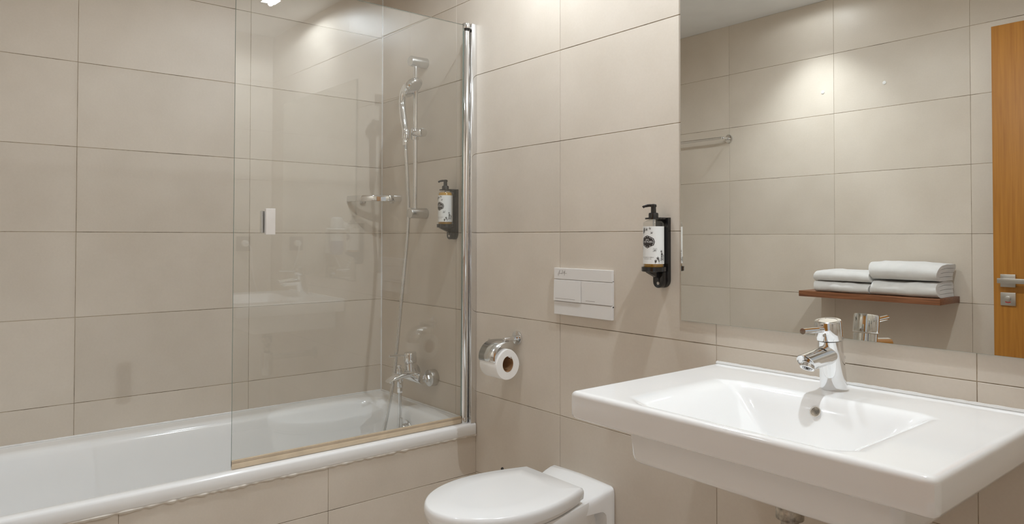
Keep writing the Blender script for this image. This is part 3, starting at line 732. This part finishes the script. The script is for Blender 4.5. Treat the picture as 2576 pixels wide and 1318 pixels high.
# ------------------------------------------------------------------ towel shelf and towels on the front wall
SY = -1.645
solo('towel_shelf', box(1.131, 1.752, Y1+.0005, SY, .9015, .9285, .0012), 'walnut', (1.44, -1.75, .9015), 'dark walnut wall shelf carrying folded towels', 'shelf')
def towel(x0, x1, z0, z1, layers, label, seed, ry=0):
    rnd = random.Random(seed); H = z1-z0; yb, yf = Y1+.03, SY-.006
    # centreline of the fold in (y,z): an inner C and an outer C around it, folds at the room side
    t = H/4; cl = []; zm = (z0+z1)/2
    def cee(r, y_end, up):
        yc = yf-2*t; pts = [(yb+.012+(yc-yb-.012)*k/8, zm-r) for k in range(9)]
        pts += [(yc+(r+t*.5)*math.sin(math.pi*k/12), zm-r*math.cos(math.pi*k/12)) for k in range(1, 12)]
        pts += [(yc+(y_end-yc)*k/8, zm+r) for k in range(9)]
        return pts if up else pts[::-1]
    cl = cee(t*.5, yb+.014, True)
    cl += [(yb+.014-t*.5*math.sin(math.pi*k/8), zm+t-t*.5*math.cos(math.pi*k/8)) for k in range(1, 8)]
    cl += cee(t*1.5, yb+.014, False)
    # outer wrap layer that hides the folds at the front
    up, dn = [], []
    hw = t*.46
    for i, (y, z) in enumerate(cl):
        p0 = cl[max(i-1, 0)]; p1 = cl[min(i+1, len(cl)-1)]
        tx, tz = p1[0]-p0[0], p1[1]-p0[1]; l = math.hypot(tx, tz) or 1
        up.append((y-tz/l*hw, z+tx/l*hw)); dn.append((y+tz/l*hw, z-tx/l*hw))
    sec = up+dn[::-1]
    rings = []; nx = 10
    ph = [rnd.uniform(0, 6) for _ in range(4)]
    for i in range(nx+1):
        u = i/nx; x = x0+(x1-x0)*u; endr = 1-.02*(abs(2*u-1)**6)
        ring = []
        for (y, z) in sec:
            f = (y-yb)/(yf-yb)
            sag = -.10*H*max(0, f-.55)*2*((z-z0)/H)
            wob = .0022*math.sin(9*u+ph[0]+8*f)+.0014*math.sin(21*u+ph[1]+60*z)
            xx = x+.004*math.sin(40*z+ph[2])*(2*u-1)
            zz = z0+(z-z0)*endr*(1+.05*math.sin(3*u+ph[3]))+sag+max(0, wob)*((z-z0)/H)
            ring.append(Vector((xx, y+wob*1.4, max(zz, z0+.0002))))
        rings.append(ring)
    g = loft(rings)
    o = solo('folded_towel', g, 'terry', ((x0+x1)/2, (yb+yf)/2, z0), label, 'towel', 'white towels on the walnut shelf', 60)
    return o
towel(1.203, 1.462, .9288, .9790, 3, 'lower of the two smaller folded white towels on the walnut shelf', 1)
towel(1.208, 1.460, .9812, 1.0290, 3, 'upper of the two smaller folded white towels on the walnut shelf', 2)
towel(1.468, 1.738, .9288, .9960, 4, 'lower of the two larger folded white towels on the walnut shelf', 3)
towel(1.464, 1.742, .9985, 1.0740, 4, 'upper of the two larger folded white towels on the walnut shelf', 4)

# towel rail near the bathtub end of the front wall
tb = thing('towel_rail', 'chrome towel rail on the front wall above the bathtub', 'towel rail', (.35, Y1, 1.735))
part('rail', tube(spline([(.600, Y1+.004, 1.738), (.600, Y1+.045, 1.738), (.594, Y1+.060, 1.738), (.575, Y1+.066, 1.738), (.40, Y1+.066, 1.738), (.125, Y1+.066, 1.738), (.106, Y1+.060, 1.738), (.100, Y1+.045, 1.738), (.100, Y1+.004, 1.738)], 5), .0075, 16), 'chrome', tb, smooth=60)
for x in (.1, .6): part('wall_disc', cyl((x, Y1, 1.738), (x, Y1+.010, 1.738), .0235, 32, .002), 'chrome', tb)
for x, z, w in ((1.144, 1.915, 'left-hand'), (1.443, 1.9125, 'right-hand')):
    solo('wall_plug', lathe([(.0085, 0), (.008, .0018), (.004, .0028), (0, .003)], (x, Y1+.0002, z), (0, 1, 0), 18), 'silicone_white', (x, Y1, z), w+' pale filled screw hole high on the wall above the towel shelf', 'wall plug', 'filled screw holes')

# ------------------------------------------------------------------ door leaf folded back against the front wall
d0 = bpy.data.objects.new('door_1', mesh_from('door_1', box(1.9135, 2.795, -1.792, -1.752, .008, 2.046, .0015), 'oak', (1.9135, -1.77, .008))); COL.objects.link(d0); d0.location = (1.9135, -1.77, .008)
tag(d0, 'oak veneered bathroom door standing open against the front wall', 'door', kind='structure')
hd_ = part('lever_handle', join(cyl((1.968, -1.744, 1.0105), (1.968, -1.712, 1.0105), .0095, 20), box(1.9375, 2.085, -1.722, -1.709, 1.0015, 1.0215, .0015)), 'steel', d0)
part('handle_plate', box(1.9395, 1.9915, -1.752, -1.743, .9855, 1.0365, .001), 'steel', hd_)
lk = part('lock_plate', box(1.9395, 1.9915, -1.752, -1.743, .912, .9635, .001), 'steel', d0)
part('turn_button', join(cyl((1.9655, -1.743, .9395), (1.9655, -1.734, .9395), .0105, 24, .001), box(1.959, 1.972, -1.7345, -1.7335, .9385, .9405)), 'steel', lk)
part('red_indicator', loft([[Vector((1.9655+r*math.sin(a), y, .9415-r*math.cos(a))) for r, y in ((.0155, -1.743), (.0155, -1.7424), (.0190, -1.7424), (.0190, -1.743))] for a in [math.radians(t) for t in range(-32, 33, 8)]]), 'red_mark', lk, 'red occupied mark')
for z in (.25, 1.05, 1.85):
    part('door_hinge', cyl((2.803, -1.762, z-.05), (2.803, -1.762, z+.05), .008, 16, .001), 'steel', d0)

# ------------------------------------------------------------------ socket and hair dryer on the right wall (seen in the glass)
so = thing('power_socket', 'dark square power socket with a white plug on the right wall', 'power socket', (X1, -.167, 1.115))
part('cover_plate', box(X1-.009, X1-.0002, -.210, -.124, 1.072, 1.160, .003), 'socket_plastic', so)
part('insert', lathe([(.024, 0), (.024, .002), (.020, .003), (.0, .003)], (X1-.0085, -.167, 1.116), (-1, 0, 0), 28), 'socket_plastic', so)
pg = thing('plug_cable', 'white plug and cable hanging from the power socket', 'cable', (X1, -.167, 1.115))
part('plug', join(cyl((X1-.0117, -.167, 1.118), (X1-.045, -.167, 1.118), .019, 20, .004), box(X1-.05, X1-.018, -.176, -.158, 1.108, 1.132, .004)), 'white_plastic', pg)
part('cable', tube(spline([(X1-.045, -.167, 1.118), (X1-.075, -.160, 1.112), (X1-.088, -.150, 1.075), (X1-.07, -.14, 1.00), (X1-.035, -.115, .90), (X1-.02, -.09, .82), (X1-.02, -.08, .70)], 8), .0032, 10), 'white_plastic', pg, smooth=60)

hy = -.40
hdr = thing('hair_dryer', 'white wall-mounted hair dryer with a coiled cord on the right wall', 'hair dryer', (X1, hy, 1.05))
part('wall_base', box(X1-.045, X1-.0002, hy-.045, hy+.045, 1.05, 1.215, .012, 3), 'white_plastic', hdr)
part('holder_cup', lathe([(.036, 0), (.041, .02), (.041, .085), (.039, .088)], (X1-.085, hy, 1.045), (0, 0, 1), 32), 'grey_blue_plastic', hdr)
part('barrel', lathe([(.034, .125), (.040, .135), (.040, .215), (.036, .23), (.026, .238), (0, .241)], (X1-.085, hy, 1.045), (0, 0, 1), 32), 'white_plastic', hdr)
part('collar', lathe([(.038, .088), (.040, .09), (.0395, .15), (.058, .158), (.060, .162), (.040, .168), (.038, .168)], (X1-.085, hy, 1.045), (0, 0, 1), 32), 'white_plastic', hdr)
part('grip', tube(spline([(X1-.085, hy-.025, 1.245), (X1-.088, hy-.07, 1.225), (X1-.092, hy-.115, 1.185), (X1-.092, hy-.125, 1.12)], 6), [.020]*7+[.017]*6+[.014]*6, 16), 'white_plastic', hdr, smooth=60)
coil = []
for i in range(220):
    t = i/219; a = i*.55
    cx = Vector((X1-.09, hy-.125, 1.11)).lerp(Vector((X1-.03, hy-.02, 1.03)), t)+Vector((0, 0, -.13*math.sin(math.pi*t)))
    coil.append(cx+Vector((.009*math.cos(a), .004*math.sin(a), .009*math.sin(a))))
part('coiled_cord', tube(coil, .0024, 6), 'white_plastic', hdr, smooth=60)

# ------------------------------------------------------------------ ceiling downlights
def downlight(x, y, where, cone=104, power=.2, lens='lamp_lens', spill=1, blend=.6):
    t = thing('downlight', 'small square recessed ceiling downlight '+where, 'ceiling light', (x, y, ZC), 'recessed downlights')
    a, b = .046, .037
    part('trim_frame', join(box(x-a, x+a, y-a, y-b, ZC-.004, ZC-.0002, .001), box(x-a, x+a, y+b, y+a, ZC-.004, ZC-.0002, .001), box(x-a, x-b, y-b, y+b, ZC-.004, ZC-.0002, .001), box(x+b, x+a, y-b, y+b, ZC-.004, ZC-.0002, .001)), 'white_plastic', t)
    part('lens', box(x-b, x+b, y-b, y+b, ZC-.0022, ZC-.0004), lens, t, smooth=0)
    ld = bpy.data.lights.new('downlight_beam', 'SPOT'); ld.energy = LAMP_W*power; ld.color = (.85, .93, 1)
    ld.spot_size = math.radians(cone); ld.spot_blend = blend; ld.shadow_soft_size = .012
    wd = bpy.data.lights.new('downlight_spill', 'SPOT'); wd.energy = LAMP_W*spill; wd.color = ld.color
    wd.spot_size = math.radians(172); wd.spot_blend = .25; wd.shadow_soft_size = .012
    wo = bpy.data.objects.new('downlight_spill', wd); COL.objects.link(wo); wo.parent = t; wo.location = (0, 0, -.013)
    lo = bpy.data.objects.new('downlight_beam', ld); COL.objects.link(lo); lo.parent = t; lo.location = (0, 0, -.013)
downlight(2.13, -.27, 'above the washbasin', power=.12, spill=.92)
downlight(1.20, -.33, 'above the toilet', power=.1, spill=.36)
downlight(1.14, -1.60, 'near the front wall', 98, 1.0, 'lamp_lens_narrow', .05, .95)
